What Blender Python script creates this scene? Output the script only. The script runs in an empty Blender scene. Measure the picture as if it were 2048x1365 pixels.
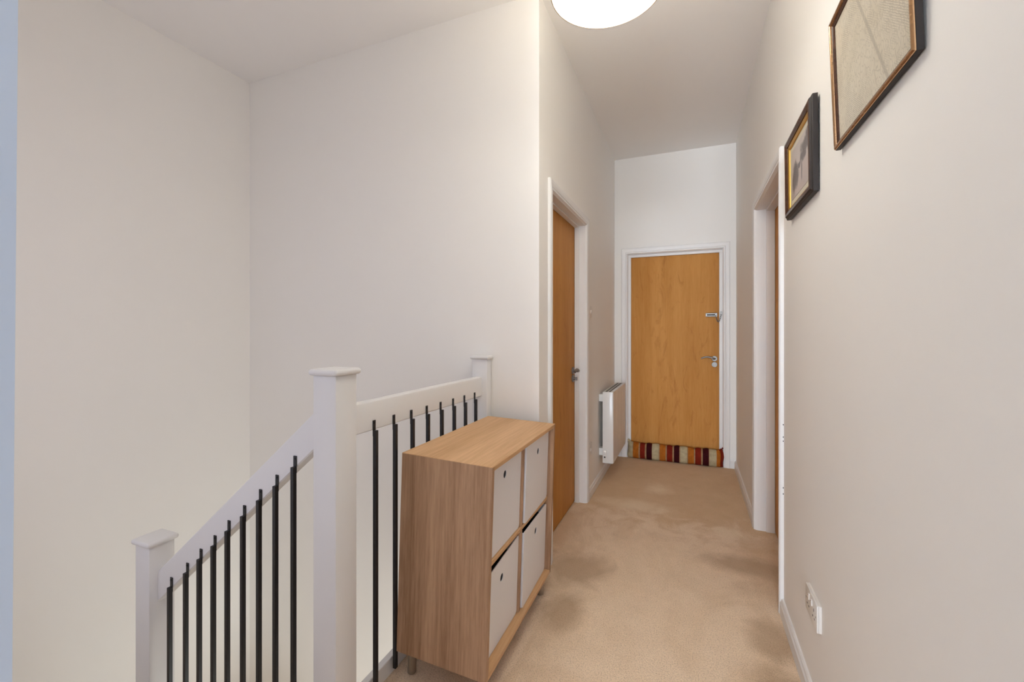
import bpy, bmesh, math, random
from mathutils import Vector, Matrix

S = bpy.context.scene
COL = S.collection
rnd = random.Random(7)

# ------------------------------------------------------------------ camera
cam_d = bpy.data.cameras.new('camera')
cam_d.sensor_width = 36.0
cam_d.lens = 867.65 / 2048 * 36.0
cam_d.shift_y = -(682.5 - 660.86) / 2048
cam_d.clip_start = 0.02
cam = bpy.data.objects.new('camera', cam_d)
COL.objects.link(cam)
cam.location = (-0.3801, 0.0, 1.2608)
cam.rotation_euler = (math.pi / 2, 0, math.radians(22.4175))
S.camera = cam

# ------------------------------------------------------------------ world, exposure
world = bpy.data.worlds.new('world')
S.world = world
world.use_nodes = True
world.node_tree.nodes['Background'].inputs[0].default_value = (0.62, 0.76, 1.0, 1)
world.node_tree.nodes['Background'].inputs[1].default_value = 0.1
S.view_settings.view_transform = 'Standard'
S.view_settings.look = 'None'
S.view_settings.gamma = 1.0
S.view_settings.exposure = 0.1
S.view_settings.use_curve_mapping = False
S.cycles.max_bounces = 7
S.cycles.diffuse_bounces = 6
S.cycles.glossy_bounces = 3
S.cycles.caustics_reflective = False
S.cycles.caustics_refractive = False
S.cycles.adaptive_threshold = 0.04
S.cycles.sample_clamp_indirect = 4.0


def area_light(name, loc, rot, sx, sy, power, color):
    d = bpy.data.lights.new(name, 'AREA')
    d.shape = 'RECTANGLE'
    d.size, d.size_y, d.energy, d.color = sx, sy, power, color
    o = bpy.data.objects.new(name, d)
    COL.objects.link(o)
    o.location = loc
    o.rotation_euler = rot
    return o


# daylight through the window of the room behind the camera, plus added fill for stairwell and hall
area_light('window_daylight', (-0.42, -6.32, 1.42), (math.radians(90), 0, 0), 1.5, 2.6, 520, (0.78, 0.87, 0.98))
area_light('added_stair_fill', (-2.15, 0.0, 1.35), (math.radians(90), 0, 0), 1.5, 2.1, 9.6, (0.84, 0.81, 0.95))  # added unseen source that brightens the stairwell walls

area_light('added_hall_fill', (-0.95, 1.1, -1.5), (0, math.radians(90), 0), 1.6, 1.7, 23, (0.95, 1.0, 0.97))  # added source under the landing, brightens the low stairwell walls

# ------------------------------------------------------------------ dimensions (metres)
H = 2.969          # ceiling
W = 1.0902         # corridor width: right wall x = 0, left wall x = -W
L = 4.4288         # end wall
SB = 2.0804        # back wall of the stairwell
XS = -3.1993       # left wall of the stairwell
NEAR = 0.15        # wall with the doorway the camera stands in
LOW = -2.75        # hall floor below

# ------------------------------------------------------------------ node helpers


class NT:
    def __init__(self, name):
        self.m = bpy.data.materials.new(name)
        self.m.use_nodes = True
        self.t = self.m.node_tree
        self.b = self.t.nodes['Principled BSDF']

    def n(self, kind, **kw):
        nd = self.t.nodes.new(kind)
        for k, v in kw.items():
            if k.startswith('i_'):
                key = k[2:].replace('_', ' ')
                nd.inputs[key].default_value = v
            else:
                setattr(nd, k, v)
        return nd

    def l(self, a, b):
        self.t.links.new(a, b)

    def coords(self, scale=(1, 1, 1), loc=(0, 0, 0), kind='Object', rot=(0, 0, 0)):
        tc = self.n('ShaderNodeTexCoord')
        mp = self.n('ShaderNodeMapping')
        mp.inputs['Scale'].default_value = scale
        mp.inputs['Location'].default_value = loc
        mp.inputs['Rotation'].default_value = rot
        self.l(tc.outputs[kind], mp.inputs[0])
        return mp.outputs[0]

    def noise(self, vec, scale, detail=3, rough=0.5, dist=0.0):
        nd = self.n('ShaderNodeTexNoise')
        nd.inputs['Scale'].default_value = scale
        nd.inputs['Detail'].default_value = detail
        nd.inputs['Roughness'].default_value = rough
        nd.inputs['Distortion'].default_value = dist
        self.l(vec, nd.inputs['Vector'])
        return nd.outputs['Fac']

    def ramp(self, fac, stops, interp='LINEAR'):
        r = self.n('ShaderNodeValToRGB')
        r.color_ramp.interpolation = interp
        els = r.color_ramp.elements
        while len(els) < len(stops):
            els.new(0.5)
        for e, (p, c) in zip(els, stops):
            e.position = p
            e.color = (c[0], c[1], c[2], 1) if not isinstance(c, (int, float)) else (c, c, c, 1)
        self.l(fac, r.inputs[0])
        return r.outputs[0]

    def mix(self, fac, a, b, mode='MIX'):
        m = self.n('ShaderNodeMix', data_type='RGBA', blend_type=mode)
        for sock, v in ((m.inputs[0], fac), (m.inputs[6], a), (m.inputs[7], b)):
            if isinstance(v, (int, float)):
                sock.default_value = v
            elif isinstance(v, (tuple, list)):
                sock.default_value = (v[0], v[1], v[2], 1)
            else:
                self.l(v, sock)
        return m.outputs[2]

    def math(self, op, a, b=0.0, clamp=False):
        m = self.n('ShaderNodeMath', operation=op, use_clamp=clamp)
        for sock, v in ((m.inputs[0], a), (m.inputs[1], b)):
            if isinstance(v, (int, float)):
                sock.default_value = v
            else:
                self.l(v, sock)
        return m.outputs[0]

    def bump(self, h, strength, dist):
        b = self.n('ShaderNodeBump')
        b.inputs['Strength'].default_value = strength
        b.inputs['Distance'].default_value = dist
        self.l(h, b.inputs['Height'])
        self.l(b.outputs[0], self.b.inputs['Normal'])

    def color(self, c):
        if isinstance(c, (tuple, list)):
            self.b.inputs['Base Color'].default_value = (c[0], c[1], c[2], 1)
        else:
            self.l(c, self.b.inputs['Base Color'])

    def rough(self, r):
        if isinstance(r, (int, float)):
            self.b.inputs['Roughness'].default_value = r
        else:
            self.l(r, self.b.inputs['Roughness'])


def paint(name, c, rough=0.6, mottled=0.03, bump=0.08, scale=60):
    m = NT(name)
    v = m.coords()
    f = m.noise(v, 2.5, 3)
    d = tuple(x * (1 - mottled) for x in c)
    m.color(m.mix(f, d, c))
    m.rough(rough)
    m.bump(m.noise(v, scale, 4), bump, 0.004)
    return m.m


def metal(name, c, rough):
    m = NT(name)
    v = m.coords()
    m.color(c)
    m.b.inputs['Metallic'].default_value = 1.0
    m.rough(m.math('ADD', m.math('MULTIPLY', m.noise(v, 40, 2), 0.1), rough))
    return m.m


def wood(name, dark, light, axis, stretch=16, scale=9, rough=0.42, band=0.5, fine=0.35, flame=None, spec=0.22):
    """axis: index of the grain direction in object coordinates"""
    m = NT(name)
    sc = [1.0] * 3
    for i in range(3):
        sc[i] = 1.0 / stretch if i == axis else 1.0
    v = m.coords(tuple(sc))
    broad = m.noise(v, scale, 3, 0.55, 0.4)
    streak = m.noise(v, scale * 9, 3, 0.6)
    pores = m.noise(v, scale * 38, 2, 0.7)
    f = m.math('ADD', m.math('MULTIPLY', broad, band), m.math('MULTIPLY', streak, fine))
    f = m.math('ADD', f, m.math('MULTIPLY', pores, 1 - band - fine))
    c = m.ramp(f, [(0.36, dark), (0.64, light)])
    if flame:
        v2 = m.coords((1, 1, 1))
        k = [1.0, 1.0, 1.0]
        k[axis] = 0.28
        v2 = m.coords(tuple(k))
        fl = m.noise(v2, 11, 5, 0.62, 1.2)
        spots = m.ramp(fl, [(0.56, 0.0), (0.72, 1.0)])
        c = m.mix(m.math('MULTIPLY', spots, 0.55), c, flame)
    m.color(c)
    m.rough(rough)
    m.b.inputs['Specular IOR Level'].default_value = spec
    m.bump(streak, 0.04, 0.002)
    return m.m


def carpet_mat():
    m = NT('beige_pile_carpet')
    v = m.coords()
    # pile brushed one way or the other: broad patches with soft and sharp edges
    big = m.noise(m.coords((1, 0.6, 1)), 3.4, 7, 0.68, 1.0)
    patch = m.ramp(big, [(0.42, 0.0), (0.54, 1.0)])
    small = m.noise(v, 9, 4, 0.6, 0.6)
    sep = m.n('ShaderNodeSeparateXYZ')
    m.l(v, sep.inputs[0])
    X, Y = sep.outputs[0], sep.outputs[1]
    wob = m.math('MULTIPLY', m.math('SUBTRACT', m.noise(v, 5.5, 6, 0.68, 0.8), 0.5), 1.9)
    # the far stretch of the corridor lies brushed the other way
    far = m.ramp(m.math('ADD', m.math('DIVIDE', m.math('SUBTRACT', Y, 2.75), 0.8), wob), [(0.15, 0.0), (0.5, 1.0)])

    def blob(cx, cy, rx, ry, soft=0.45):
        dx = m.math('DIVIDE', m.math('SUBTRACT', X, cx), rx)
        dy = m.math('DIVIDE', m.math('SUBTRACT', Y, cy), ry)
        d = m.math('SQRT', m.math('ADD', m.math('MULTIPLY', dx, dx), m.math('MULTIPLY', dy, dy)))
        d = m.math('ADD', d, m.math('MULTIPLY', wob, 1.0))
        return m.math('SUBTRACT', 1.0, m.math('DIVIDE', m.math('SUBTRACT', d, 1 - soft), 2 * soft), True)
    trod = blob(-0.52, 1.95, 0.42, 1.0, 0.35)
    pile_and_shade = [blob(-0.10, 1.72, 0.10, 0.14), blob(-0.07, 2.03, 0.09, 0.12), blob(-0.22, 1.60, 0.10, 0.09),
            blob(-0.95, 2.25, 0.16, 0.16), blob(-0.92, 1.88, 0.08, 0.12), blob(-0.1, 2.62, 0.2, 0.10)]  # those beside the storage unit mix dark pile with painted shadow
    dark = pile_and_shade[0]
    for w_ in pile_and_shade[1:]:
        dark = m.math('MAXIMUM', dark, w_)
    lightm = blob(-0.77, 3.22, 0.22, 0.09, 0.5)
    lightm = m.math('MAXIMUM', lightm, blob(-0.62, 3.62, 0.09, 0.10, 0.5))
    lightm = m.math('MAXIMUM', lightm, blob(-0.16, 3.0, 0.09, 0.06, 0.5))
    c = m.mix(m.math('MULTIPLY', patch, 0.9), (0.74, 0.535, 0.35), (0.90, 0.70, 0.51))
    c = m.mix(m.math('MULTIPLY', trod, 0.6), c, (0.95, 0.73, 0.50))
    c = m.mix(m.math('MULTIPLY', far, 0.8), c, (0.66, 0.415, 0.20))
    c = m.mix(m.math('MULTIPLY', dark, 0.8), c, (0.40, 0.25, 0.135))
    c = m.mix(m.math('MULTIPLY', lightm, 0.75), c, (0.95, 0.78, 0.56))
    c = m.mix(0.28, c, m.mix(small, (0.50, 0.35, 0.22), (0.95, 0.78, 0.58)))
    grain = m.noise(v, 210, 3, 0.75)
    c = m.mix(m.ramp(grain, [(0.34, 0.55), (0.50, 0.0)]), c, (0.26, 0.16, 0.09))
    m.color(c)
    m.rough(0.95)
    m.b.inputs['Sheen Weight'].default_value = 0.12
    h = m.math('ADD', grain, m.math('MULTIPLY', m.noise(v, 90, 3, 0.6), 0.8))
    m.bump(h, 0.5, 0.006)
    return m.m


def map_mat():
    """an old printed street map: aged paper, streets, hatched blocks"""
    m = NT('old_map_paper')
    v = m.coords()
    age = m.noise(v, 7, 4)
    c = m.ramp(age, [(0.3, (0.64, 0.575, 0.45)), (0.7, (0.75, 0.69, 0.57))])
    vor = m.n('ShaderNodeTexVoronoi', feature='DISTANCE_TO_EDGE')
    vor.inputs['Scale'].default_value = 20
    m.l(m.coords((1, 2.2, 0.5), rot=(0.6, 0, 0)), vor.inputs['Vector'])
    st = m.ramp(vor.outputs['Distance'], [(0.02, 1.0), (0.045, 0.0)])
    vor2 = m.n('ShaderNodeTexVoronoi', feature='DISTANCE_TO_EDGE')
    vor2.inputs['Scale'].default_value = 75
    m.l(m.coords((1, 2.0, 0.7), rot=(0.7, 0, 0)), vor2.inputs['Vector'])
    bl = m.ramp(vor2.outputs['Distance'], [(0.02, 1.0), (0.10, 0.0)])
    wav = m.n('ShaderNodeTexWave', wave_type='BANDS', bands_direction='Y')
    wav.inputs['Scale'].default_value = 75
    wav.inputs['Distortion'].default_value = 3
    m.l(m.coords(rot=(0.9, 0, 0)), wav.inputs['Vector'])
    hat = m.math('MULTIPLY', m.ramp(wav.outputs['Fac'], [(0.55, 0.0), (0.75, 1.0)]), m.ramp(m.noise(v, 12, 3), [(0.45, 0.0), (0.58, 1.0)]))
    spots = m.ramp(m.noise(v, 55, 3, 0.7), [(0.66, 0.0), (0.74, 1.0)])
    ink = m.math('MAXIMUM', m.math('MULTIPLY', bl, 0.34), m.math('MULTIPLY', hat, 0.42))
    ink = m.math('MAXIMUM', ink, m.math('MULTIPLY', spots, 0.65))
    c = m.mix(ink, c, (0.20, 0.165, 0.12))
    c = m.mix(m.math('MULTIPLY', st, 0.18), c, (0.78, 0.72, 0.60))
    # the broad road that crosses the sheet
    sep = m.n('ShaderNodeSeparateXYZ')
    m.l(v, sep.inputs[0])
    d = m.math('ABSOLUTE', m.math('ADD', m.math('ADD', sep.outputs[1], m.math('MULTIPLY', sep.outputs[2], -0.55)), 0.11))
    c = m.mix(m.ramp(d, [(0.004, 0.5), (0.0065, 0.0)]), c, (0.33, 0.29, 0.23))
    m.color(c)
    m.rough(0.28)
    return m.m


def photo_mat():
    """a faded sepia photograph: pale sky, dark carts and figures, trees to the right"""
    m = NT('faded_photograph')
    v = m.coords()
    sep = m.n('ShaderNodeSeparateXYZ')
    m.l(v, sep.inputs[0])
    U, Z = sep.outputs[1], sep.outputs[2]
    n1 = m.noise(m.coords((1, 1, 0.6)), 34, 4, 0.65)
    n2 = m.noise(m.coords((1, 1, 0.35)), 75, 3, 0.7)
    base = m.ramp(m.math('MULTIPLY', m.math('ADD', Z, 0.1), 5.0),
                  [(0.0, (0.44, 0.345, 0.31)), (0.45, (0.50, 0.41, 0.375)), (0.6, (0.56, 0.485, 0.45)), (1.0, (0.50, 0.44, 0.42))])

    def lump(cu, cz, ru, rz):
        du = m.math('DIVIDE', m.math('SUBTRACT', U, cu), ru)
        dz = m.math('DIVIDE', m.math('SUBTRACT', Z, cz), rz)
        d = m.math('SQRT', m.math('ADD', m.math('MULTIPLY', du, du), m.math('MULTIPLY', dz, dz)))
        d = m.math('ADD', d, m.math('MULTIPLY', m.math('SUBTRACT', n1, 0.5), 1.7))
        d = m.math('ADD', d, m.math('MULTIPLY', m.math('SUBTRACT', n2, 0.5), 0.9))
        return m.math('SUBTRACT', 1.0, m.math('DIVIDE', m.math('SUBTRACT', d, 0.75), 0.4), True)
    ink = lump(0.075, -0.015, 0.045, 0.05)
    for a in ((0.105, -0.035, 0.025, 0.045), (-0.085, 0.045, 0.075, 0.03), (-0.115, 0.055, 0.04, 0.045), (-0.045, 0.02, 0.05, 0.02), (-0.02, -0.02, 0.007, 0.045), (0.02, 0.005, 0.03, 0.012)):
        ink = m.math('MAXIMUM', ink, lump(*a))
    m.color(m.mix(m.math('MULTIPLY', ink, 0.95), base, (0.085, 0.06, 0.055)))
    m.rough(0.3)
    return m.m


def emit(name, c, strength, base=(0.8, 0.8, 0.8)):
    m = NT(name)
    m.color(base)
    m.b.inputs['Emission Color'].default_value = (c[0], c[1], c[2], 1)
    m.b.inputs['Emission Strength'].default_value = strength
    v = m.coords()
    m.bump(m.noise(v, 400, 2), 0.05, 0.001)
    return m.m


def velvet(name, c):
    m = NT(name)
    v = m.coords((1, 1, 1))
    f = m.noise(v, 26, 4, 0.6, 0.5)
    m.color(m.mix(f, tuple(x * 0.55 for x in c), tuple(min(1, x * 1.35) for x in c)))
    m.rough(0.75)
    m.b.inputs['Specular IOR Level'].default_value = 0.1
    m.bump(m.noise(m.coords((1.6, 1, 0.5)), 34, 4, 0.6, 0.8), 0.8, 0.012)
    return m.m


M = {}
M['wall'] = paint('warm_white_wall_paint', (0.91, 0.887, 0.852), 0.7, 0.02, 0.05, 45)
M['ceiling'] = paint('white_ceiling_paint', (0.92, 0.90, 0.88), 0.8, 0.015, 0.04, 45)
M['room'] = paint('blue_grey_room_paint', (0.62, 0.65, 0.70), 0.7, 0.02, 0.04, 45)
M['trim'] = paint('satin_white_woodwork', (0.83, 0.815, 0.80), 0.4, 0.03, 0.03, 25)
M['jamb'] = paint('white_gloss_daylight_tint', (0.56, 0.62, 0.71), 0.35, 0.05, 0.03, 20)  # bluish daylight on the white lining is painted into this colour
M['newel'] = paint('satin_white_balustrade', (0.80, 0.79, 0.785), 0.42, 0.05, 0.05, 22)
M['carpet'] = carpet_mat()
M['iron'] = paint('black_powder_coat', (0.012, 0.012, 0.014), 0.42, 0.2, 0.05, 200)
M['oak_y'] = wood('oak_veneer_long_lit', (0.50, 0.285, 0.135), (0.70, 0.44, 0.24), 1, 22, 12, 0.45, 0.45, 0.4)  # same veneer painted paler, lamp light on the top put into the colour
M['oak_z'] = wood('oak_veneer_upright_shaded', (0.265, 0.14, 0.075), (0.53, 0.335, 0.205), 2, 22, 12, 0.45, 0.45, 0.4)  # same veneer painted darker, shade of the sides put into the colour
M['door'] = wood('maple_veneer_door', (0.47, 0.205, 0.045), (0.59, 0.285, 0.078), 2, 12, 7, 0.5, 0.55, 0.3, flame=(0.33, 0.12, 0.026), spec=0.08)
M['box'] = paint('white_plastic_box', (0.80, 0.775, 0.775), 0.5, 0.03, 0.04, 120)
M['dark'] = paint('painted_box_shade', (0.02, 0.02, 0.022), 0.7, 0.2, 0.05, 60)  # black that stands for the shade inside the boxes
M['blue'] = paint('blue_plastic', (0.05, 0.22, 0.62), 0.4, 0.1, 0.02, 60)
M['steel'] = metal('brushed_steel', (0.28, 0.27, 0.255), 0.46)
M['chrome'] = metal('polished_chrome', (0.30, 0.29, 0.275), 0.42)
M['leg'] = metal('satin_nickel_leg', (0.45, 0.41, 0.37), 0.28)
M['rad'] = paint('white_radiator_enamel', (0.80, 0.785, 0.765), 0.25, 0.02, 0.02, 40)
M['plastic'] = paint('white_switch_plastic', (0.80, 0.765, 0.725), 0.3, 0.02, 0.01, 40)
M['slot'] = paint('dark_slot', (0.05, 0.045, 0.045), 0.6, 0.2, 0.02, 40)
M['frame'] = wood('dark_mahogany_frame', (0.035, 0.014, 0.008), (0.105, 0.042, 0.02), 1, 10, 20, 0.25)
M['frame_face'] = wood('mahogany_bead', (0.12, 0.045, 0.02), (0.26, 0.105, 0.045), 1, 10, 20, 0.25)
M['bead'] = metal('glossy_brown_bead', (0.46, 0.27, 0.14), 0.22)
M['ebony'] = paint('ebonised_frame_edge', (0.016, 0.009, 0.007), 0.55, 0.2, 0.02, 60)
M['gilt'] = metal('gilt_slip', (0.72, 0.44, 0.10), 0.3)
M['pale_gilt'] = metal('pale_gilt_bead', (0.85, 0.66, 0.40), 0.25)
M['mount'] = paint('cream_mount_card', (0.66, 0.60, 0.49), 0.7, 0.03, 0.02, 200)
M['map'] = map_mat()
M['photo'] = photo_mat()
M['diffuser'] = emit('lit_diffuser', (1.0, 0.97, 0.87), 13.0)
M['shade'] = emit('lit_fabric_shade', (1.0, 0.985, 0.86), 3.8, (0.75, 0.68, 0.58))
M['rim'] = paint('shade_rim_tape', (0.45, 0.33, 0.22), 0.7, 0.1, 0.05, 200)
M['cream'] = velvet('cream_velvet', (0.46, 0.375, 0.23))
M['orange'] = velvet('orange_velvet', (0.42, 0.125, 0.014))
M['red'] = velvet('rust_red_velvet', (0.19, 0.016, 0.006))
M['maroon'] = velvet('maroon_velvet', (0.045, 0.004, 0.006))
M['tan'] = velvet('tan_braid', (0.36, 0.22, 0.11))
M['glass'] = None
g = NT('clear_picture_glass')
g.color((1, 1, 1))
g.rough(0.03)
g.b.inputs['Alpha'].default_value = 0.06
M['glass'] = g.m

# ------------------------------------------------------------------ mesh helpers


def add_box(bm, lo, hi, bevel=0.0, seg=2):
    lo, hi = Vector(lo), Vector(hi)
    vs = [bm.verts.new((x, y, z)) for x in (lo.x, hi.x) for y in (lo.y, hi.y) for z in (lo.z, hi.z)]
    q = [(0, 1, 3, 2), (4, 6, 7, 5), (0, 4, 5, 1), (2, 3, 7, 6), (0, 2, 6, 4), (1, 5, 7, 3)]
    fs = [bm.faces.new([vs[i] for i in f]) for f in q]
    if bevel:
        es = list({e for f in fs for e in f.edges})
        bmesh.ops.bevel(bm, geom=es, offset=bevel, segments=seg, affect='EDGES', profile=0.5)
    return bm


def add_tube(bm, path, radii, seg=12, caps=True):
    path = [Vector(p) for p in path]
    if isinstance(radii, (int, float)):
        radii = [radii] * len(path)
    rings = []
    for i, p in enumerate(path):
        a = path[max(0, i - 1)]
        b = path[min(len(path) - 1, i + 1)]
        t = (b - a).normalized()
        ref = Vector((0, 0, 1)) if abs(t.z) < 0.9 else Vector((1, 0, 0))
        u = t.cross(ref).normalized()
        w_ = u.cross(t).normalized()
        rings.append([bm.verts.new(p + (u * math.cos(k * 2 * math.pi / seg) + w_ * math.sin(k * 2 * math.pi / seg)) * radii[i]) for k in range(seg)])
    for r0, r1 in zip(rings, rings[1:]):
        for k in range(seg):
            bm.faces.new((r0[k], r0[(k + 1) % seg], r1[(k + 1) % seg], r1[k]))
    if caps:
        bm.faces.new(rings[0][::-1])
        bm.faces.new(rings[-1])


def add_disc(bm, c, axis, r, t, seg=24, bev=0.0):
    """a short cylinder from c along unit axis, thickness t"""
    c, axis = Vector(c), Vector(axis)
    if bev:
        add_tube(bm, [c, c + axis * (t - bev), c + axis * t], [r, r, r - bev], seg)
    else:
        add_tube(bm, [c, c + axis * t], r, seg)


def add_prism(bm, pts, vec):
    """extrude a closed polygon (list of 3-D points) by vec"""
    vec = Vector(vec)
    a = [bm.verts.new(p) for p in pts]
    b = [bm.verts.new(Vector(p) + vec) for p in pts]
    n = len(pts)
    bm.faces.new(a[::-1])
    bm.faces.new(b)
    for i in range(n):
        bm.faces.new((a[i], a[(i + 1) % n], b[(i + 1) % n], b[i]))


def add_torus(bm, mat, R, r, sx=1.0, n=14, k=7):
    vs = []
    for i in range(n):
        a = 2 * math.pi * i / n
        ring = []
        for j in range(k):
            b = 2 * math.pi * j / k
            p = Vector(((R + r * math.cos(b)) * math.cos(a) * sx, (R + r * math.cos(b)) * math.sin(a), r * math.sin(b)))
            ring.append(bm.verts.new(mat @ p))
        vs.append(ring)
    for i in range(n):
        for j in range(k):
            bm.faces.new((vs[i][j], vs[(i + 1) % n][j], vs[(i + 1) % n][(j + 1) % k], vs[i][(j + 1) % k]))


def obj(name, bm, mat, parent=None, smooth=False, angle=35):
    bmesh.ops.recalc_face_normals(bm, faces=bm.faces)
    me = bpy.data.meshes.new(name)
    bm.to_mesh(me)
    bm.free()
    mats = mat if isinstance(mat, (list, tuple)) else [mat]
    for m in mats:
        me.materials.append(M[m])
    if smooth:
        for p in me.polygons:
            p.use_smooth = True
        me.set_sharp_from_angle(angle=math.radians(angle))
    o = bpy.data.objects.new(name, me)
    COL.objects.link(o)
    if parent:
        o.parent = parent
    return o


def box(name, lo, hi, mat, parent=None, bevel=0.0, seg=2):
    return obj(name, add_box(bmesh.new(), lo, hi, bevel, seg), mat, parent, smooth=bevel > 0)


def boxes(name, lst, mat, parent=None, bevel=0.0):
    bm = bmesh.new()
    for lo, hi in lst:
        add_box(bm, lo, hi, bevel)
    return obj(name, bm, mat, parent, smooth=bevel > 0)


def thing(name, label, cat, loc=(0, 0, 0), rotz=0.0, group=None):
    o = bpy.data.objects.new(name, None)
    o.empty_display_size = 0.1
    COL.objects.link(o)
    o.location = loc
    o.rotation_euler = (0, 0, rotz)
    o['label'] = label
    o['category'] = cat
    if group:
        o['group'] = group
    return o


def tag(o, label, cat, group=None):
    o['label'] = label
    o['category'] = cat
    if group:
        o['group'] = group
    return o


def struct(o, label=None):
    o['kind'] = 'structure'
    if label:
        o['label'] = label
    return o


def struct_root(name, loc, rotz, label):
    o = bpy.data.objects.new(name, None)
    o.empty_display_size = 0.1
    COL.objects.link(o)
    o.location = loc
    o.rotation_euler = (0, 0, rotz)
    return struct(o, label)


def mitred(bm, prof, corners_fn, closed):
    """loft a moulding profile [(w, t), ...] round corners; corners_fn(w, t) -> list of points"""
    rows = [[bm.verts.new(p) for p in corners_fn(w_, t)] for w_, t in prof]
    n = len(rows[0])
    for a, b in zip(rows, rows[1:]):
        for i in range(n if closed else n - 1):
            j = (i + 1) % n
            bm.faces.new((a[i], a[j], b[j], b[i]))


# ------------------------------------------------------------------ the setting
EX0, EX1, EZ = -0.9666, -0.1050, 2.0175      # end doorway
LY0, LY1, LZ = 2.2819, 3.1264, 2.0271        # left doorway
RY0, RY1, RZ = 2.2895, 3.1215, 2.0226        # right doorway

bm = bmesh.new()
add_box(bm, (-1.40, NEAR - 0.13, -0.24), (0.0, SB, 0.0))
add_box(bm, (-W - 0.13, SB, -0.24), (0.13, L + 0.14, 0.0))
struct(obj('floor', bm, 'carpet'), 'beige carpet of the landing and corridor, brushed in patches')
struct(box('ceiling', (XS - 0.1, NEAR - 0.13, H), (0.12, L + 0.12, H + 0.1), 'ceiling'), 'plain white ceiling over landing and corridor')
struct(boxes('wall_right', [((0, NEAR - 0.13, -0.24), (0.12, RY0 - 0.03, H)), ((0, RY1 + 0.03, -0.24), (0.12, L + 0.12, H)), ((0, RY0 - 0.03, RZ + 0.03), (0.12, RY1 + 0.03, H))], 'wall'), 'warm white right wall hung with pictures')
struct(boxes('wall_left', [((-W - 0.12, SB, -0.24), (-W, LY0 - 0.03, H)), ((-W - 0.12, LY1 + 0.03, -0.24), (-W, L + 0.12, H)), ((-W - 0.12, LY0 - 0.03, LZ + 0.03), (-W, LY1 + 0.03, H))], 'wall'), 'warm white left wall of the corridor with radiator')
struct(boxes('wall_end', [((-W, L, -0.24), (EX0 - 0.03, L + 0.12, H)), ((EX1 + 0.03, L, -0.24), (0, L + 0.12, H)), ((EX0 - 0.03, L, EZ + 0.03), (EX1 + 0.03, L + 0.12, H))], 'wall'), 'end wall of the corridor around the maple door')
struct(boxes('wall_stairwell_back', [((XS, SB, LOW), (-W - 0.12, SB + 0.12, H)), ((-W - 0.12, SB, LOW), (-1.0, SB + 0.12, -0.24))], 'wall'), 'tall blank back wall of the stairwell')
struct(box('wall_stairwell_left', (XS - 0.12, NEAR - 0.13, LOW), (XS, SB + 0.12, H), 'wall'), 'tall blank left wall of the stairwell')
# wall with the doorway the picture is taken from
DX0, DX1, DZ = -0.82, -0.06, 2.0
# (an unseen stairwell window is added in it to light the well)
struct(boxes('wall_near', [((XS, NEAR - 0.13, LOW), (DX0 - 0.02, NEAR - 0.012, 0.3)), ((XS, NEAR - 0.13, 2.4), (DX0 - 0.02, NEAR - 0.012, H)),
                           ((XS, NEAR - 0.13, 0.3), (-2.9, NEAR - 0.012, 2.4)), ((-1.4, NEAR - 0.13, 0.3), (DX0 - 0.02, NEAR - 0.012, 2.4)),
                           ((DX1 + 0.02, NEAR - 0.13, -0.24), (0, NEAR - 0.012, H)), ((DX0 - 0.02, NEAR - 0.13, 2.88), (DX1 + 0.02, NEAR - 0.012, H))], 'wall'))  # opening above the door head added to let daylight reach the corridor ceiling
# white painted lining of that doorway; its left edge, slightly out of plumb, shows at the left of the picture
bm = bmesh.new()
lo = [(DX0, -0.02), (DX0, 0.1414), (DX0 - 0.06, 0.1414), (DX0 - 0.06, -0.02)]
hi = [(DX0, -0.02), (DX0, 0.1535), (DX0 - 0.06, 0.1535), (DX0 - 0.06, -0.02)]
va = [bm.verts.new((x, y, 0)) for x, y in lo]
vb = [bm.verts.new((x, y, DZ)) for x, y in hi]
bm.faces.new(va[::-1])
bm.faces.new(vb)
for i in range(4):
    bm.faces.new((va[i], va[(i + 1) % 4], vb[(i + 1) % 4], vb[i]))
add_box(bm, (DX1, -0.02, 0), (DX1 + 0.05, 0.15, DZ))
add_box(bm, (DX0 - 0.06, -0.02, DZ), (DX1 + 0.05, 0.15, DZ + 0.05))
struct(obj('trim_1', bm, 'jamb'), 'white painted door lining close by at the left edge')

# room behind the camera with its window
RB = -6.2
struct(box('floor_back_room', (-1.25, RB, -0.2), (0.4, NEAR - 0.13, 0), 'carpet'))
struct(box('ceiling_back_room', (-1.25, RB - 0.1, 2.9), (0.4, NEAR - 0.13, 3.0), 'ceiling'))
struct(boxes('wall_back', [((-1.25, RB - 0.1, 0), (-1.1, RB, 2.9)), ((0.3, RB - 0.1, 0), (0.4, RB, 2.9)), ((-1.1, RB - 0.1, 0), (0.3, RB, 0.1)), ((-1.1, RB - 0.1, 2.75), (0.3, RB, 2.9))], 'wall'))
struct(boxes('wall_back_room_sides', [((-1.35, RB - 0.1, 0), (-1.25, NEAR - 0.13, 2.9)), ((0.4, RB - 0.1, 0), (0.5, NEAR - 0.13, 2.9)), ((0.12, NEAR - 0.13, 0), (0.5, NEAR - 0.03, 2.9))], 'room'))
wr = struct_root('window_1', (-1.1, RB, 0.1), 0, None)
boxes('window_frame', [((0, -0.08, 0), (0.06, -0.02, 2.65)), ((1.34, -0.08, 0), (1.4, -0.02, 2.65)), ((0.06, -0.08, 0), (1.34, -0.02, 0.06)), ((0.06, -0.08, 2.59), (1.34, -0.02, 2.65)), ((0.67, -0.08, 0.06), (0.73, -0.02, 2.59))], 'trim', wr)

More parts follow.
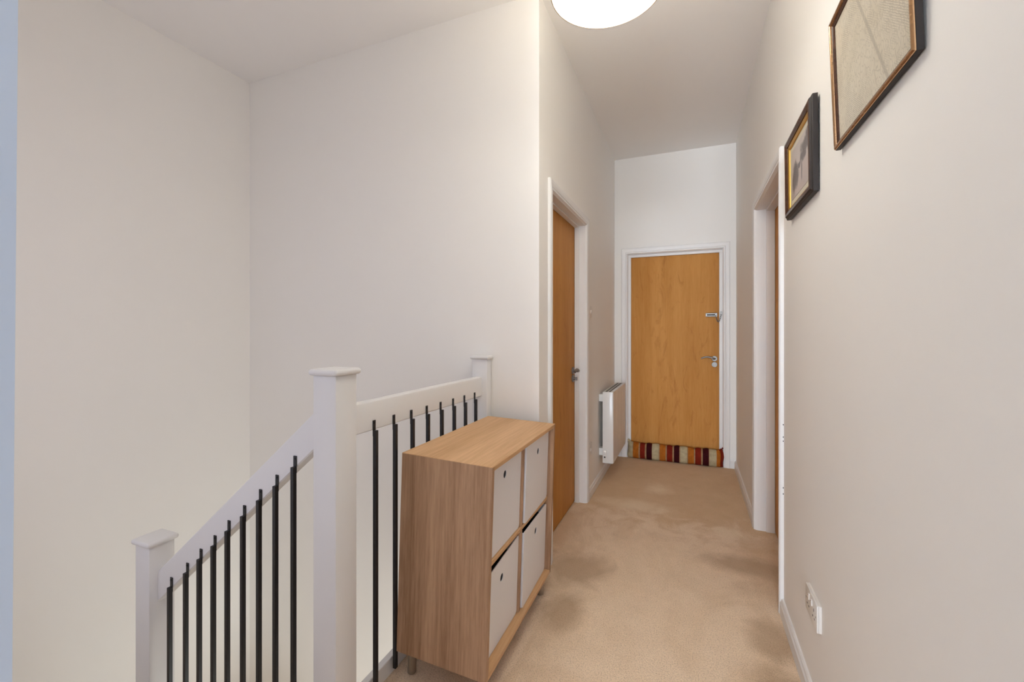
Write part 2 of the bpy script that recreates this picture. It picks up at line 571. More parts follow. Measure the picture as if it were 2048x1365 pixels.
# the stairs going down (below the picture): treads, half landing
NT_ = 6
RISE, GO = 0.205, 0.182
sr = struct_root('floor_stairs', (-1.40, NEAR, 0), 0, None)
for i in range(NT_ - 1):
    box('tread', (-(i + 1) * GO, -0.012, -(i + 1) * RISE - 0.2), (-i * GO, 0.90, -(i + 1) * RISE), 'carpet', sr)
box('half_landing', (XS + 1.40, -0.012, -NT_ * RISE - 0.2), (-(NT_ - 1) * GO, SB - NEAR, -NT_ * RISE), 'carpet', sr)
for i in range(5):
    box('tread', (-(NT_ - 1) * GO + i * GO, 0.93, -(i + 7) * RISE - 0.2), (-(NT_ - 1) * GO + (i + 1) * GO, SB - NEAR, -(i + 7) * RISE), 'carpet', sr)
struct(box('floor_hall', (XS, NEAR - 0.13, LOW - 0.1), (0.0, SB, LOW), 'carpet'))
struct(boxes('wall_landing_apron', [((-1.40, NEAR, -0.5), (-1.30, SB, -0.24)), ], 'wall'))
wr2 = struct_root('added_window_2', (-2.9, NEAR - 0.1, 0.3), 0, None)  # added unseen window for the stairwell fill light
boxes('window_frame', [((0, 0.02, 0), (0.05, 0.07, 2.1)), ((1.45, 0.02, 0), (1.5, 0.07, 2.1)), ((0.05, 0.02, 0), (1.45, 0.07, 0.05)), ((0.05, 0.02, 2.05), (1.45, 0.07, 2.1)), ((0.73, 0.02, 0.05), (0.77, 0.07, 2.05))], 'trim', wr2)

# skirting boards
SKT, SKH = 0.016, 0.07


def skirting(name, a, b, inward, label, h=SKH):
    a, b = Vector((a[0], a[1], 0)), Vector((b[0], b[1], 0))
    n = Vector((inward[0], inward[1], 0))
    prof = [(0, 0), (SKT, 0), (SKT, h - 0.018), (SKT - 0.004, h - 0.012), (SKT - 0.006, h - 0.004), (0.006, h), (0, h)]
    bm_ = bmesh.new()
    add_prism(bm_, [a + n * t + Vector((0, 0, z)) for t, z in prof], b - a)
    return struct(obj(name, bm_, 'trim'), label)


AW, AT = 0.055, 0.018   # architrave width, thickness
skirting('baseboard_right_near', (0, NEAR), (0, RY0 - AW), (-1, 0), 'white skirting below the double socket on the right wall')
skirting('baseboard_right_far', (0, RY1 + AW), (0, L), (-1, 0), 'white skirting between right doorway and end wall')
skirting('baseboard_left', (-W, LY1 + AW), (-W, L), (1, 0), 'white skirting under the radiator')
skirting('baseboard_left_corner', (-W, SB), (-W, LY0 - AW), (1, 0), 'short white skirting beside the left doorway')
skirting('baseboard_end_right', (EX1 + AW, L), (-SKT, L), (0, -1), 'short white skirting right of the end door', 0.085)
skirting('baseboard_end_left', (-W + SKT, L), (EX0 - AW, L), (0, -1), 'short white skirting left of the end door', 0.085)
skirting('baseboard_stair', (-1.355, SB), (-W, SB), (0, -1), 'white skirting behind the storage unit')

# ------------------------------------------------------------------ doors
ARCH = [(-0.004, -0.002), (-0.004, 0.0), (0.0, 0.006), (0.003, 0.012), (0.012, 0.0135), (0.015, 0.010), (0.018, 0.0135), (0.030, AT - 0.001), (0.036, AT), (AW - 0.006, AT), (AW, AT - 0.005), (AW, 0.0), (AW, -0.002)]


def make_door(name, loc, rotz, wd, ht, label, stop0, slab_y, stop_w, grain_off):
    r = struct_root(name, loc, rotz, label)
    bm_ = bmesh.new()
    mitred(bm_, ARCH, lambda w_, t: [(-w_, -t, 0), (-w_, -t, ht + w_), (wd + w_, -t, ht + w_), (wd + w_, -t, 0)], False)
    obj('architrave', bm_, 'trim', r, True, 25)
    bm_ = bmesh.new()
    li = 0.006
    for lo_, hi_ in (((-0.028, 0.0, 0), (li, 0.118, ht - li)), ((wd - li, 0.0, 0), (wd + 0.028, 0.118, ht - li)), ((-0.028, 0.0, ht - li), (wd + 0.028, 0.118, ht + 0.028))):
        add_box(bm_, lo_, hi_)
    obj('door_lining', bm_, 'trim', r)
    bm_ = bmesh.new()
    sw = li + stop_w
    for lo_, hi_ in (((li, stop0, 0), (sw, slab_y, ht - sw)), ((wd - sw, stop0, 0), (wd - li, slab_y, ht - sw)), ((li, stop0, ht - sw), (wd - li, slab_y, ht - li))):
        add_box(bm_, lo_, hi_, 0.0015, 1)
    obj('door_stop', bm_, 'trim', r)
    box('door_leaf', (li + 0.004, slab_y + 0.002, 0.008), (wd - li - 0.004, slab_y + 0.04, ht - li - 0.004), 'door', r, 0.001, 1)
    return r


def lever_handle(parent, x, y, z, side, length=0.115, mat='chrome'):
    """rose on the leaf at (x, y, z), lever running towards side (-1 left, +1 right)"""
    bm_ = bmesh.new()
    add_disc(bm_, (x, y, z), (0, -1, 0), 0.0255, 0.009, 28, 0.002)
    rose = obj('handle_rose', bm_, mat, parent, True)
    bm_ = bmesh.new()
    pts = [(x, y - 0.006, z), (x, y - 0.030, z), (x + side * 0.004, y - 0.042, z + 0.001), (x + side * 0.014, y - 0.048, z + 0.003)]
    n = 9
    for i in range(1, n + 1):
        t = i / n
        pts.append((x + side * (0.014 + (length - 0.014) * t), y - 0.048, z + 0.003 + 0.026 * math.sin(math.pi * (0.10 + 0.62 * t)) - 0.008 - 0.014 * t * t))
    add_tube(bm_, pts, [0.0095] * 4 + [0.0095 - 0.002 * i / n for i in range(1, n + 1)], 12)
    obj('lever', bm_, mat, rose, True)
    return rose


# end door
d1 = make_door('door_1', (EX0, L, 0), 0, EX1 - EX0, EZ, 'maple veneer flush door at the end of the corridor with chain and lever handle', 0.034, 0.06, 0.026, 0)
hx, hz = -0.176 - EX0, 0.994
lever_handle(d1, hx, 0.062, hz, -1, 0.115, 'steel')
bm = bmesh.new()
add_disc(bm, (hx, 0.062, hz - 0.056), (0, -1, 0), 0.025, 0.008, 28, 0.002)
esc = obj('lock_escutcheon', bm, 'steel', d1, True)
bm = bmesh.new()
add_disc(bm, (hx, 0.054, hz - 0.050), (0, -1, 0), 0.0085, 0.006, 18)
add_box(bm, (hx - 0.005, 0.048, hz - 0.073), (hx + 0.005, 0.054, hz - 0.056))
obj('lock_cylinder', bm, 'chrome', esc, True)
# door chain: slide plate on the leaf, links, keep on the stop
cz = 1.405
cx0, cx1 = -0.252 - EX0, -0.152 - EX0
bm = bmesh.new()
add_box(bm, (cx0, 0.056, cz - 0.018), (cx1, 0.062, cz + 0.018), 0.002, 1)
add_box(bm, (cx0 + 0.008, 0.048, cz - 0.016), (cx1 - 0.016, 0.057, cz - 0.006), 0.002, 1)
add_box(bm, (cx0 + 0.008, 0.048, cz + 0.006), (cx1 - 0.016, 0.057, cz + 0.016), 0.002, 1)
pl = obj('chain_plate', bm, 'chrome', d1, True)
box('chain_slot', (cx0 + 0.012, 0.0535, cz - 0.005), (cx1 - 0.02, 0.0562, cz + 0.005), 'slot', pl)
bm = bmesh.new()
add_box(bm, (EX1 - EX0 - 0.024, 0.0265, cz - 0.006), (EX1 - EX0 - 0.010, 0.034, cz + 0.030), 0.002, 1)
add_disc(bm, (EX1 - EX0 - 0.017, 0.0265, cz + 0.006), (0, -1, 0), 0.005, 0.01, 12)
obj('chain_keep', bm, 'chrome', d1, True)
A = Vector((cx1 - 0.014, 0.046, cz - 0.006))
B = Vector((EX1 - EX0 - 0.017, 0.020, cz + 0.002))
n = 11
for i in range(n):
    t0, t1 = i / n, (i + 1) / n
    sag = lambda t: -0.062 * 4 * t * (1 - t) * (1 if t < 0.5 else 1)
    p, q = A.lerp(B, t0), A.lerp(B, t1)
    p.z += sag(t0)
    q.z += sag(t1)
    d = (q - p)
    mid = (p + q) / 2
    rot = d.to_track_quat('X', 'Z').to_matrix().to_4x4()
    mt = Matrix.Translation(mid) @ rot @ Matrix.Rotation(math.pi / 2 * (i % 2), 4, 'X')
    bm = bmesh.new()
    add_torus(bm, mt, 0.0055, 0.0015, max(1.2, d.length * 0.62 / 0.0055))
    obj('chain_link', bm, 'chrome', d1, True)

# left door (closed, seen edge-on) and right door
d2 = make_door('door_2', (-W, LY0, 0), math.pi / 2, LY1 - LY0, LZ, 'maple veneer door in the left wall beside the storage unit', 0.045, 0.078, 0.012, 3)
hx2 = 3.058 - LY0
lever_handle(d2, hx2, 0.080, 0.968, -1, 0.115, 'chrome')
bm = bmesh.new()
add_disc(bm, (hx2, 0.080, 0.912), (0, -1, 0), 0.0255, 0.009, 28, 0.002)
e2 = obj('lock_escutcheon', bm, 'chrome', d2, True)
bm = bmesh.new()
add_disc(bm, (hx2, 0.071, 0.912), (0, -1, 0), 0.008, 0.012, 16)
add_box(bm, (hx2 - 0.004, 0.045, 0.900), (hx2 + 0.004, 0.060, 0.924), 0.002, 1)
obj('thumb_turn', bm, 'chrome', e2, True)
d3 = make_door('door_3', (0, RY1, 0), -math.pi / 2, RY1 - RY0, RZ, 'maple door deep in the white right doorway, seen as a thin strip', 0.054, 0.101, 0.012, 6)
boxes('hinge', [((RY1 - RY0 - 0.012, 0.085, z), (RY1 - RY0 - 0.006, 0.1, z + 0.09)) for z in (0.25,)], 'steel', d3)

for z in (0.843, 0.788, 0.770, 0.563, 0.536):
    box('paint_chip', (RY1 - RY0 + AW - 0.0006, -0.004, z - 0.004), (RY1 - RY0 + AW + 0.0008, -0.001, z + 0.002), 'slot', d3)

# ------------------------------------------------------------------ balustrade
bal = thing('stair_balustrade', 'white newel posts and handrails with black metal spindles guarding the stairwell', 'balustrade', (-1.40, 1.035, 0))
BO = Vector((-1.40, 1.035, 0))


def bl(p):
    return Vector(p) - BO


def newel(x0, x1, y0, y1, zb, ztop, over=0.0115, th=0.02):
    o = obj('newel_post', add_box(bmesh.new(), bl((x0, y0, zb)), bl((x1, y1, ztop - th)), 0.003, 2), 'newel', bal, True)
    bm_ = bmesh.new()
    yy1 = y1 + over if y1 < SB - 0.01 else y1
    add_box(bm_, bl((x0 - over, y0 - over, ztop - th)), bl((x1 + over, yy1, ztop)), th * 0.46, 4)
    obj('newel_cap', bm_, 'newel', o, True, 60)
    return o


newel(-1.445, -1.355, 0.991, 1.0785, -0.45, 1.143)
newel(-1.443, -1.3556, 2.0256, SB - 0.001, 0.0, 1.129)
newel(-2.358, -2.270, 0.991, 1.079, -1.0, 0.457)

# level handrail over the landing
bm = bmesh.new()
x0, x1, z0, z1 = -1.432, -1.386, 0.918, 1.019
prof = [(x0, z0 + 0.004), (x0 + 0.004, z0), (x1 - 0.004, z0), (x1, z0 + 0.004), (x1, z1 - 0.014), (x1 - 0.004, z1 - 0.004), (x1 - 0.014, z1), (x0 + 0.014, z1), (x0 + 0.004, z1 - 0.004), (x0, z1 - 0.014)]
add_prism(bm, [bl((x, 1.0785, z)) for x, z in prof], (0, 2.0256 - 1.0785, 0))
obj('handrail', bm, 'newel', bal, True, 40)
# raking handrail down the stairs
SL = 0.8357
bm = bmesh.new()
ya, yb = 1.020, 1.066
xt, xb = -1.445, -2.270
zt = 0.998 + (xt + 1.4845) * SL
dv = 0.123
prof = [(ya, 0.005), (ya + 0.004, 0.0), (yb - 0.004, 0.0), (yb, 0.005), (yb, dv - 0.016), (yb - 0.004, dv - 0.005), (yb - 0.014, dv), (ya + 0.014, dv), (ya + 0.004, dv - 0.005), (ya, dv - 0.016)]
add_prism(bm, [bl((xt, y, zt - dv + z)) for y, z in prof], (xb - xt, 0, (xb - xt) * SL))
obj('handrail', bm, 'newel', bal, True, 40)

# spindles: a square bar with a screwed tab at the back of its top
BW = 0.0135


def spindle(face, px, py, ztop, zbot):
    """face 'x': tab lies on a rail face looking +x; 'y': on a face looking -y. (px, py) is the tab's foot on that face"""
    shoulder = ztop - 0.034
    bm_ = bmesh.new()
    if face == 'x':
        add_box(bm_, bl((px + 0.001, py - BW / 2, zbot)), bl((px + 0.001 + BW, py + BW / 2, shoulder)), 0.001, 1)
        o = obj('spindle', bm_, 'iron', bal, True)
        bm_ = bmesh.new()
        add_box(bm_, bl((px, py - BW / 2, shoulder - 0.02)), bl((px + 0.0035, py + BW / 2, ztop)), 0.001, 1)
        add_disc(bm_, bl((px + 0.0035, py, ztop - 0.009)), (1, 0, 0), 0.0035, 0.0018, 10)
    else:
        add_box(bm_, bl((px - BW / 2, py - 0.001 - BW, zbot)), bl((px + BW / 2, py - 0.001, shoulder)), 0.001, 1)
        o = obj('spindle', bm_, 'iron', bal, True)
        bm_ = bmesh.new()
        add_box(bm_, bl((px - BW / 2, py - 0.0035, shoulder - 0.02)), bl((px + BW / 2, py, ztop)), 0.001, 1)
        add_disc(bm_, bl((px, py - 0.0035, ztop - 0.009)), (0, -1, 0), 0.0035, 0.0018, 10)
    obj('fixing_tab', bm_, 'iron', o, True)


for i in range(8):
    spindle('x', -1.386, 1.195 + i * 0.1068, 0.952 - i * 0.0006, 0.028)
k = (1.020) / 1.02
for x, z in ((-2.1832, .3322), (-2.0892, .4059), (-2.013, .472), (-1.9369, .5344), (-1.8636, .5998), (-1.7854, .664), (-1.7079, .7294), (-1.6312, .7876), (-1.5509, .8586)):
    spindle('y', x, 1.020, z, z - 0.98)
# low white board along the landing edge that the spindles are fixed to
struct(box('trim_2', (-1.424, 1.0785, -0.05), (-1.398, 2.0256, 0.058), 'trim', None, 0.002, 1), 'low white board at the carpet edge behind the black spindles')
# white string board beside the stairs
bm = bmesh.new()
add_prism(bm, [(-1.445, 1.028, -0.02), (-1.445, 1.028, -0.32), (-2.27, 1.028, -0.32 + (-2.27 + 1.445) * SL), (-2.27, 1.028, -0.02 + (-2.27 + 1.445) * SL)], (0, 0.03, 0))
struct(obj('trim_3', bm, 'trim'))

# ------------------------------------------------------------------ storage unit
CD, CW, CH, PT = 0.358, 0.728, 0.7196, 0.016
cab = thing('storage_unit', 'light oak open storage unit on short metal legs, leaning slightly, against the balustrade', 'storage unit', (-1.3623, 1.2871, 0.1022))
cab.rotation_euler = (-0.002, 0.0327, 0.0076)
cabM = Matrix.Translation(cab.location) @ cab.rotation_euler.to_matrix().to_4x4()
bev = 0.0012
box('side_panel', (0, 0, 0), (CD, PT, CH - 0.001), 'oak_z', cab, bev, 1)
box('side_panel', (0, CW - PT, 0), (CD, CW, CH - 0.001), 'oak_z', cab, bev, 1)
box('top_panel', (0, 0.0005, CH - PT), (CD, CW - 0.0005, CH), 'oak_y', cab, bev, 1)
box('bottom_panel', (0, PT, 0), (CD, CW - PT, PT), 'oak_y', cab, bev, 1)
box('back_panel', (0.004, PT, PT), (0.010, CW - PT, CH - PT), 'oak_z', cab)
REC = 0.024
MZ = CH / 2
box('shelf', (0.010, PT, MZ - PT / 2), (CD - REC, CW - PT, MZ + PT / 2), 'oak_y', cab, bev, 1)
for a, b in ((PT, MZ - PT / 2), (MZ + PT / 2, CH - PT)):
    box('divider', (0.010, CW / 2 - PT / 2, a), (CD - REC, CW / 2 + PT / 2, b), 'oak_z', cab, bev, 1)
for lx in (0.035, CD - 0.035):
    for ly in (0.05, CW - 0.05):
        wz = (cabM @ Vector((lx, ly, 0))).z
        bm = bmesh.new()
        ln = wz / math.cos(0.0327) + 0.0005
        add_tube(bm, [(lx, ly, 0), (lx, ly, -0.012), (lx, ly, -ln + 0.004), (lx, ly, -ln)], [0.0165, 0.0155, 0.0155, 0.0135], 20)
        obj('leg', bm, 'leg', cab, True, 40)


def storage_box(y0, y1, z0, htl, htr, front, yaw, label):
    """open white box; the front has a finger hole and rounded lower corners. Left / right front heights differ on a sagging one"""
    wd = y1 - y0
    loc = cabM @ Vector((front - 0.30, y0, z0))
    t = thing('storage_box', label, 'storage box', loc, 0, 'white boxes in the oak storage unit')
    t.rotation_euler = (cabM.to_3x3() @ Matrix.Rotation(yaw, 3, 'Z')).to_euler()
    th, rc, D = 0.003, 0.014, 0.30
    # outline of the front, rounded corners
    out = []
    for cy, cz_, a0 in ((wd - rc, rc, -90), (wd - rc * 0.4, htr - rc * 0.4, 0), (rc * 0.4, htl - rc * 0.4, 90), (rc, rc, 180)):
        r_ = rc if cz_ == rc else rc * 0.4
        for k_ in range(5):
            a = math.radians(a0 + 90 * k_ / 4)
            out.append((cy + r_ * math.cos(a), cz_ + r_ * math.sin(a)))
    hy, hz_ = wd / 2, min(htl, htr) - 0.062
    nseg = 40
    hole = [(hy + 0.0145 * math.cos(2 * math.pi * k_ / nseg), hz_ + 0.0145 * math.sin(2 * math.pi * k_ / nseg)) for k_ in range(nseg)]
    bm_ = bmesh.new()
    loops = []
    for xx in (D, D - th):
        ov = [bm_.verts.new((xx, y, z)) for y, z in out]
        hv = [bm_.verts.new((xx, y, z)) for y, z in hole]
        oe = [bm_.edges.new((ov[i], ov[(i + 1) % len(ov)])) for i in range(len(ov))]
        he = [bm_.edges.new((hv[i], hv[(i + 1) % nseg])) for i in range(nseg)]
        bmesh.ops.triangle_fill(bm_, edges=oe + he, use_beauty=True)
        loops.append((ov, hv))
    for a, b in ((loops[0][0], loops[1][0]), (loops[0][1], loops[1][1])):
        for i in range(len(a)):
            j = (i + 1) % len(a)
            bm_.faces.new((a[i], a[j], b[j], b[i]))
    obj('front_panel', bm_, 'box', t)
    hb = min(htl, htr)
    boxes('box_body', [((0, 0.001, 0.004), (D - th, 0.005, htl - 0.004)), ((0, wd - 0.005, 0.004), (D - th, wd - 0.001, htr - 0.004)), ((0, 0.005, 0.004), (0.004, wd - 0.005, hb - 0.004)), ((0, 0.005, 0.002), (D - th, wd - 0.005, 0.006))], 'box', t)
    box('shade_fill', (0.006, 0.006, 0.007), (D - th - 0.0015, wd - 0.006, hb - 0.045), 'dark', t)  # solid black block painted in place of the shade inside the box
    return t


ca0, ca1 = PT + 0.003, CW / 2 - PT / 2 - 0.003
cb0, cb1 = CW / 2 + PT / 2 + 0.004, CW - PT - 0.012
up, dn = MZ + PT / 2, PT
storage_box(ca0, ca1, up + 0.001, 0.329, 0.331, CD - 0.032, 0.0, 'upper storage box nearest the newel post, white with round finger hole')
storage_box(cb0, cb1, up + 0.001, 0.324, 0.326, CD - 0.019, math.radians(1.2), 'upper storage box nearest the left door, white with round finger hole')
storage_box(ca0, ca1, dn + 0.001, 0.296, 0.318, CD - 0.032, 0.0, 'lower storage box nearest the newel post, sagging at one top corner')
storage_box(cb0, cb1, dn + 0.001, 0.318, 0.318, CD - 0.019, math.radians(1.2), 'lower storage box nearest the left door, blue item inside')
bm = bmesh.new()
add_box(bm, (0, 0, 0), (0.03, 0.05, 0.044), 0.006, 2)
add_box(bm, (0.006, 0.012, 0.043), (0.024, 0.038, 0.054), 0.004, 2)
pk = tag(obj('blue_packet', bm, 'blue', None, True), 'bright blue packet showing over the rim of the lower storage box', 'packet')
pk.location = cabM @ Vector((CD - 0.10, 0.48, 0.2915))
pk.rotation_euler = cab.rotation_euler

# ------------------------------------------------------------------ radiator
RY, RX = 3.5946, -1.055
rad = thing('panel_heater', 'white wall-mounted electric panel heater with ribbed front', 'radiator', (-W, RY, 0.165))
rx0, rx1, rl, rh = RX + W, -0.966 + W, 0.69, 0.59
box('body', (rx0, 0, 0), (rx1 - 0.006, rl, rh - 0.004), 'rad', rad, 0.003, 2)
bm = bmesh.new()
nr = 9
pts = []
for i in range(nr):
    y0_ = 0.002 + i * (rl - 0.004) / nr
    y1_ = 0.002 + (i + 1) * (rl - 0.004) / nr
    pts += [(rx1 - 0.004, y0_), (rx1 - 0.0008, y0_ + 0.006), (rx1, y0_ + 0.014), (rx1, y1_ - 0.014), (rx1 - 0.0008, y1_ - 0.006)]
pts += [(rx1 - 0.004, rl - 0.002), (rx1 - 0.008, rl - 0.002), (rx1 - 0.008, 0.002)]
add_prism(bm, [(x, y, 0.004) for x, y in pts], (0, 0, rh - 0.006))
obj('ribbed_front', bm, 'rad', rad)
for i in range(9):
    y = 0.03 + i * 0.072
    box('vent_slot', (rx0 + 0.018, y, rh - 0.006), (rx0 + 0.034, y + 0.05, rh - 0.0025), 'slot', rad)
    box('vent_slot', (rx0 + 0.046, y, rh - 0.006), (rx0 + 0.062, y + 0.05, rh - 0.0025), 'slot', rad)
for z in (0.05, rh - 0.09):
    for y in (0.04, rl - 0.10):
        box('wall_bracket', (0, y, z), (rx0 + 0.002, y + 0.06, z + 0.06), 'rad', rad, 0.002, 1)
ctl = box('control_panel', (rx0 + 0.006, -0.010, 0.035), (rx0 + 0.034, 0.001, 0.105), 'plastic', rad, 0.003, 2)
for z in (0.052, 0.072, 0.09):
    box('control_button', (rx0 + 0.014, -0.013, z - 0.006), (rx0 + 0.026, -0.0095, z + 0.006), 'slot' if z < 0.06 else 'rad', ctl, 0.001, 1)

# ------------------------------------------------------------------ draught excluder
DL = 0.855
dr = thing('draught_excluder', 'striped velvet draught excluder in cream, orange, red and maroon against the end door', 'draught excluder', (EX0 + 0.008, L + 0.002, 0.0))
seq = [('cream', 90), ('tan', 10), ('orange', 95), ('tan', 25), ('red', 85), ('tan', 28), ('maroon', 92), ('tan', 6), ('cream', 114), ('tan', 15), ('orange', 98), ('tan', 22), ('red', 92), ('tan', 26), ('maroon', 88),
       ('tan', 16), ('cream', 112), ('tan', 14), ('orange', 95), ('tan', 20), ('red', 95), ('tan', 24), ('maroon', 95), ('tan', 10), ('cream', 112), ('orange', 60), ('red', 50)]
tot = sum(s[1] for s in seq)


def dr_ring(u, puff, nseg=28):
    """cross-section at length u (0..1)"""
    s = u * DL
    e = min(s, DL - s)
    k_ = min(1.0, e / 0.085)
    k_ = math.sqrt(max(0.0, 1 - (1 - k_) ** 2))
    ry = 0.056 * (0.12 + 0.88 * k_) * puff
    rz = 0.080 * (0.86 + 0.14 * k_) * puff
    lump = 1 + 0.03 * math.sin(u * 23 + 1) + 0.02 * math.sin(u * 61)
    ring = []
    for j in range(nseg):
        a = 2 * math.pi * j / nseg
        ear = 1 + (1 - k_) * 0.30 * max(0, math.sin(a) * (1 if abs(math.cos(a)) < 0.75 else 0))
        y = ry * math.cos(a) * lump
        z = rz * math.sin(a) * lump * ear
        z = max(z, -rz * 0.88)
        ring.append(Vector((s + (1 - k_) * 0.008 * math.sin(3 * a), y, z + rz * 0.88 + 0.003)))
    return ring


acc = 0
for cname, wd in seq:
    u0, u1 = acc / tot, (acc + wd) / tot
    acc += wd
    bm = bmesh.new()
    rings = []
    ns = 8 if cname != 'tan' else 3
    for i in range(ns + 1):
        t = i / ns
        pf = 1.0 + (0.022 * math.sin(math.pi * t) if cname != 'tan' else -0.012)
        rings.append([bm.verts.new(p) for p in dr_ring(u0 + (u1 - u0) * t, pf)])
    for a, b in zip(rings, rings[1:]):
        for j in range(len(a)):
            bm.faces.new((a[j], a[(j + 1) % len(a)], b[(j + 1) % len(a)], b[j]))
    bm.faces.new(rings[0][::-1])
    bm.faces.new(rings[-1])
    obj('fabric_band' if cname != 'tan' else 'braid', bm, cname, dr, True, 60)
for side in (0, 1):
    x = 0.004 if side == 0 else DL - 0.004
    sgn = -1 if side == 0 else 1
    bm = bmesh.new()
    add_tube(bm, [(x - sgn * 0.03, 0.0, 0.142), (x - sgn * 0.008, 0.0, 0.158), (x, 0.0, 0.172), (x - sgn * 0.002, 0, 0.182)], [0.016, 0.014, 0.010, 0.003], 10)
    obj('corner_tuft', bm, 'cream' if side == 0 else 'red', dr, True, 60)

# ------------------------------------------------------------------ pictures on the right wall


def picture(name, label, cat, y_left, y_right, z0, z1, lean, prof, mats_rows, opening, back_x=-0.003):
    """frame lies in local (y, z): y runs -width..0 from the far (left) edge towards the camera; front looks to -x; leans about the bottom edge"""
    t = thing(name, label, cat, (back_x, (y_left + y_right) / 2, z0))
    t.rotation_euler = (0, -lean, 0)
    hw, hh = (y_left - y_right) / 2, z1 - z0
    for i, (nm, rows, mt) in enumerate(mats_rows):
        bm_ = bmesh.new()
        mitred(bm_, prof[rows[0]:rows[1] + 1], lambda w_, d: [(-d, hw - w_, w_), (-d, hw - w_, hh - w_), (-d, -hw + w_, hh - w_), (-d, -hw + w_, w_)], True)
        obj(nm, bm_, mt, t, True, 20)
    return t, hw, hh


# the map: profile (inset from the outer edge, depth in front of the back)
pm = [(0.0, 0.0), (0.0, 0.0105), (0.001, 0.0115)] + [(0.0065 - 0.0055 * math.cos(math.pi * k_ / 8), 0.0115 + 0.0052 * math.sin(math.pi * k_ / 8)) for k_ in range(1, 9)] + [(0.0135, 0.0105), (0.020, 0.0085), (0.0205, 0.006)]
mp, hw, hh = picture('framed_map', 'old street map in a thin brown frame, cut by the top of the picture', 'picture', 1.434, 0.973, 1.752, 2.100, 0.036, pm,
                     [('frame_edge', (0, 2), 'ebony'), ('frame_bead', (2, 10), 'bead'), ('frame_lip', (10, 13), 'frame')], None)
box('backing_board', (-0.004, -hw + 0.003, 0.003), (0.0, hw - 0.003, hh - 0.003), 'ebony', mp)
box('map_sheet', (-0.0062, -hw + 0.018, 0.018), (-0.0042, hw - 0.018, hh - 0.018), 'map', mp)
pp = [(0.0, 0.0), (0.0, 0.014), (0.003, 0.017), (0.006, 0.0175), (0.010, 0.023), (0.018, 0.0245), (0.022, 0.022), (0.029, 0.019), (0.031, 0.0155), (0.040, 0.012), (0.041, 0.008)]
ph, hw, hh = picture('framed_photograph', 'faded sepia photograph with cream mount in a dark moulded frame with gilt slip', 'picture', 2.062, 1.650, 1.708, 2.020, 0.010, pp,
                     [('frame_edge', (0, 4), 'ebony'), ('frame_face', (4, 8), 'frame'), ('gilt_slip', (8, 10), 'gilt')], None)
box('backing_board', (-0.004, -hw + 0.004, 0.004), (0.0, hw - 0.004, hh - 0.004), 'ebony', ph)
box('mount_card', (-0.0075, -hw + 0.036, 0.036), (-0.0055, hw - 0.036, hh - 0.036), 'mount', ph)
iw, ih = hw - 0.062, (hh - 0.124) / 2
pr = box('photograph_print', (-0.0004, -iw, -ih), (0.0004, iw, ih), 'photo', ph)
pr.location = (-0.0081, 0, hh / 2)

# ------------------------------------------------------------------ sockets and switches
so = thing('double_socket', 'white double power socket low on the right wall', 'socket', (0, 1.704, 0.3465))
box('back_box', (-0.008, -0.073, -0.043), (0, 0.073, 0.043), 'plastic', so, 0.001, 1)
pl = box('face_plate', (-0.0135, -0.073, -0.043), (-0.008, 0.073, 0.043), 'plastic', so, 0.0015, 2)
for y in (0.036, -0.036):
    sw = box('rocker_switch', (-0.0175, (0.012 if y > 0 else -0.022), 0.012), (-0.013, (0.022 if y > 0 else -0.012), 0.032), 'plastic', so, 0.0015, 1)
    box('switch_mark', (-0.0180, (0.0155 if y > 0 else -0.0185), 0.0275), (-0.0172, (0.0185 if y > 0 else -0.0155), 0.030), 'red', sw)
    box('earth_slot', (-0.0140, y - 0.002, 0.004), (-0.0133, y + 0.002, 0.013), 'slot', so)
    for q in (-0.011, 0.011):
        box('pin_slot', (-0.0140, y + q - 0.0035, -0.0165), (-0.0133, y + q + 0.0035, -0.0125), 'slot', so)
for y in (-0.06, 0.06):
    bm = bmesh.new()
    add_disc(bm, (-0.0132, y, 0.0), (-1, 0, 0), 0.003, 0.0008, 12)
    obj('screw', bm, 'steel', so, True)

ls = thing('light_switch', 'white light switch on the left wall above the panel heater', 'light switch', (-W, 3.262, 1.400))
box('face_plate', (0, -0.043, -0.043), (0.010, 0.043, 0.043), 'plastic', ls, 0.0015, 2)
bm = bmesh.new()
add_prism(bm, [(0.009, -0.008, -0.013), (0.0125, -0.008, -0.013), (0.017, -0.008, 0.012), (0.009, -0.008, 0.013)], (0, 0.016, 0))
obj('rocker_switch', bm, 'plastic', ls)
ws = thing('fused_spur', 'small white fused outlet low on the left wall beside the left doorway', 'outlet', (-W, 3.258, 0.361))
box('face_plate', (0, -0.043, -0.043), (0.010, 0.043, 0.043), 'plastic', ws, 0.0015, 2)
box('rocker_switch', (0.009, -0.025, -0.010), (0.014, -0.013, 0.010), 'plastic', ws, 0.001, 1)
box('fuse_carrier', (0.009, 0.006, -0.012), (0.0125, 0.028, 0.012), 'plastic', ws, 0.001, 1)

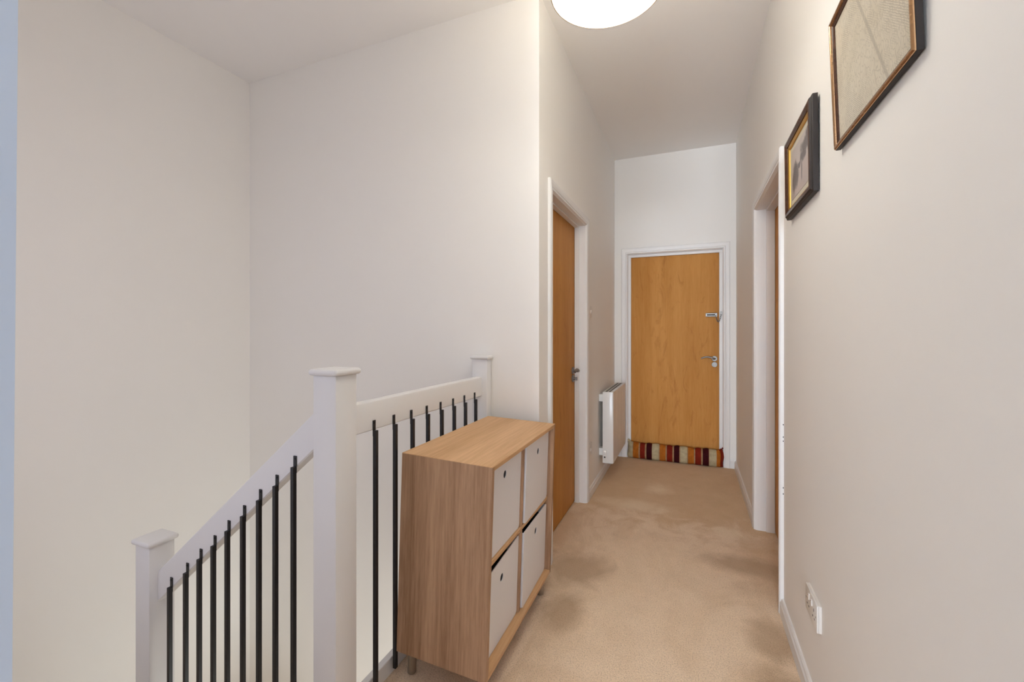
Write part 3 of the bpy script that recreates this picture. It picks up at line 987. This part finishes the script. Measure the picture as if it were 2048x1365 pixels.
# ------------------------------------------------------------------ ceiling lamp
LX, LY_, LZ_, LR, LH = -0.6407, 1.4627, 2.40, 0.1864, 0.20
lamp = thing('ceiling_lamp', 'round fabric drum pendant lamp glowing under the ceiling', 'lamp', (LX, LY_, H))
zb, zt_ = LZ_ - H, LZ_ + LH - H
bm = bmesh.new()
seg = 64
ri = []
for r_, z in ((LR, zb), (LR, zt_), (LR - 0.002, zt_), (LR - 0.002, zb)):
    ri.append([bm.verts.new((r_ * math.cos(2 * math.pi * k_ / seg), r_ * math.sin(2 * math.pi * k_ / seg), z)) for k_ in range(seg)])
for a, b in zip(ri, ri[1:] + ri[:1]):
    for k_ in range(seg):
        bm.faces.new((a[k_], a[(k_ + 1) % seg], b[(k_ + 1) % seg], b[k_]))
sh = obj('lamp_shade', bm, 'shade', lamp, True, 40)
bm = bmesh.new()
add_torus(bm, Matrix.Translation((0, 0, zb + 0.001)), LR, 0.0022, 1.0, 64, 8)
obj('shade_rim', bm, 'rim', sh, True)
bm = bmesh.new()
add_tube(bm, [(0, 0, zb + 0.006), (0, 0, zb + 0.009)], LR - 0.003, 64)
obj('diffuser', bm, 'diffuser', lamp)
bm = bmesh.new()
add_tube(bm, [(0, 0, zt_ - 0.06), (0, 0, -0.02)], 0.004, 8)
obj('flex', bm, 'plastic', lamp, True)
bm = bmesh.new()
add_tube(bm, [(0, 0, 0), (0, 0, -0.012), (0, 0, -0.028)], [0.05, 0.048, 0.02], 28)
obj('ceiling_rose', bm, 'plastic', lamp, True)
bm = bmesh.new()
for k_ in range(3):
    a = 2 * math.pi * k_ / 3
    add_tube(bm, [(0.02 * math.cos(a), 0.02 * math.sin(a), zt_ - 0.02), ((LR - 0.003) * math.cos(a), (LR - 0.003) * math.sin(a), zt_ - 0.006)], 0.002, 6)
add_tube(bm, [(0, 0, zt_ - 0.09), (0, 0, zt_ - 0.015)], 0.02, 16)
obj('shade_carrier', bm, 'plastic', lamp, True)
pl_d = bpy.data.lights.new('bulb', 'POINT')
pl_d.energy = 9.5
pl_d.color = (1.0, 0.95, 0.82)
pl_d.shadow_soft_size = 0.07
pl_o = bpy.data.objects.new('bulb', pl_d)
COL.objects.link(pl_o)
pl_o.parent = lamp
pl_o.location = (0, 0, zt_ - 0.11)
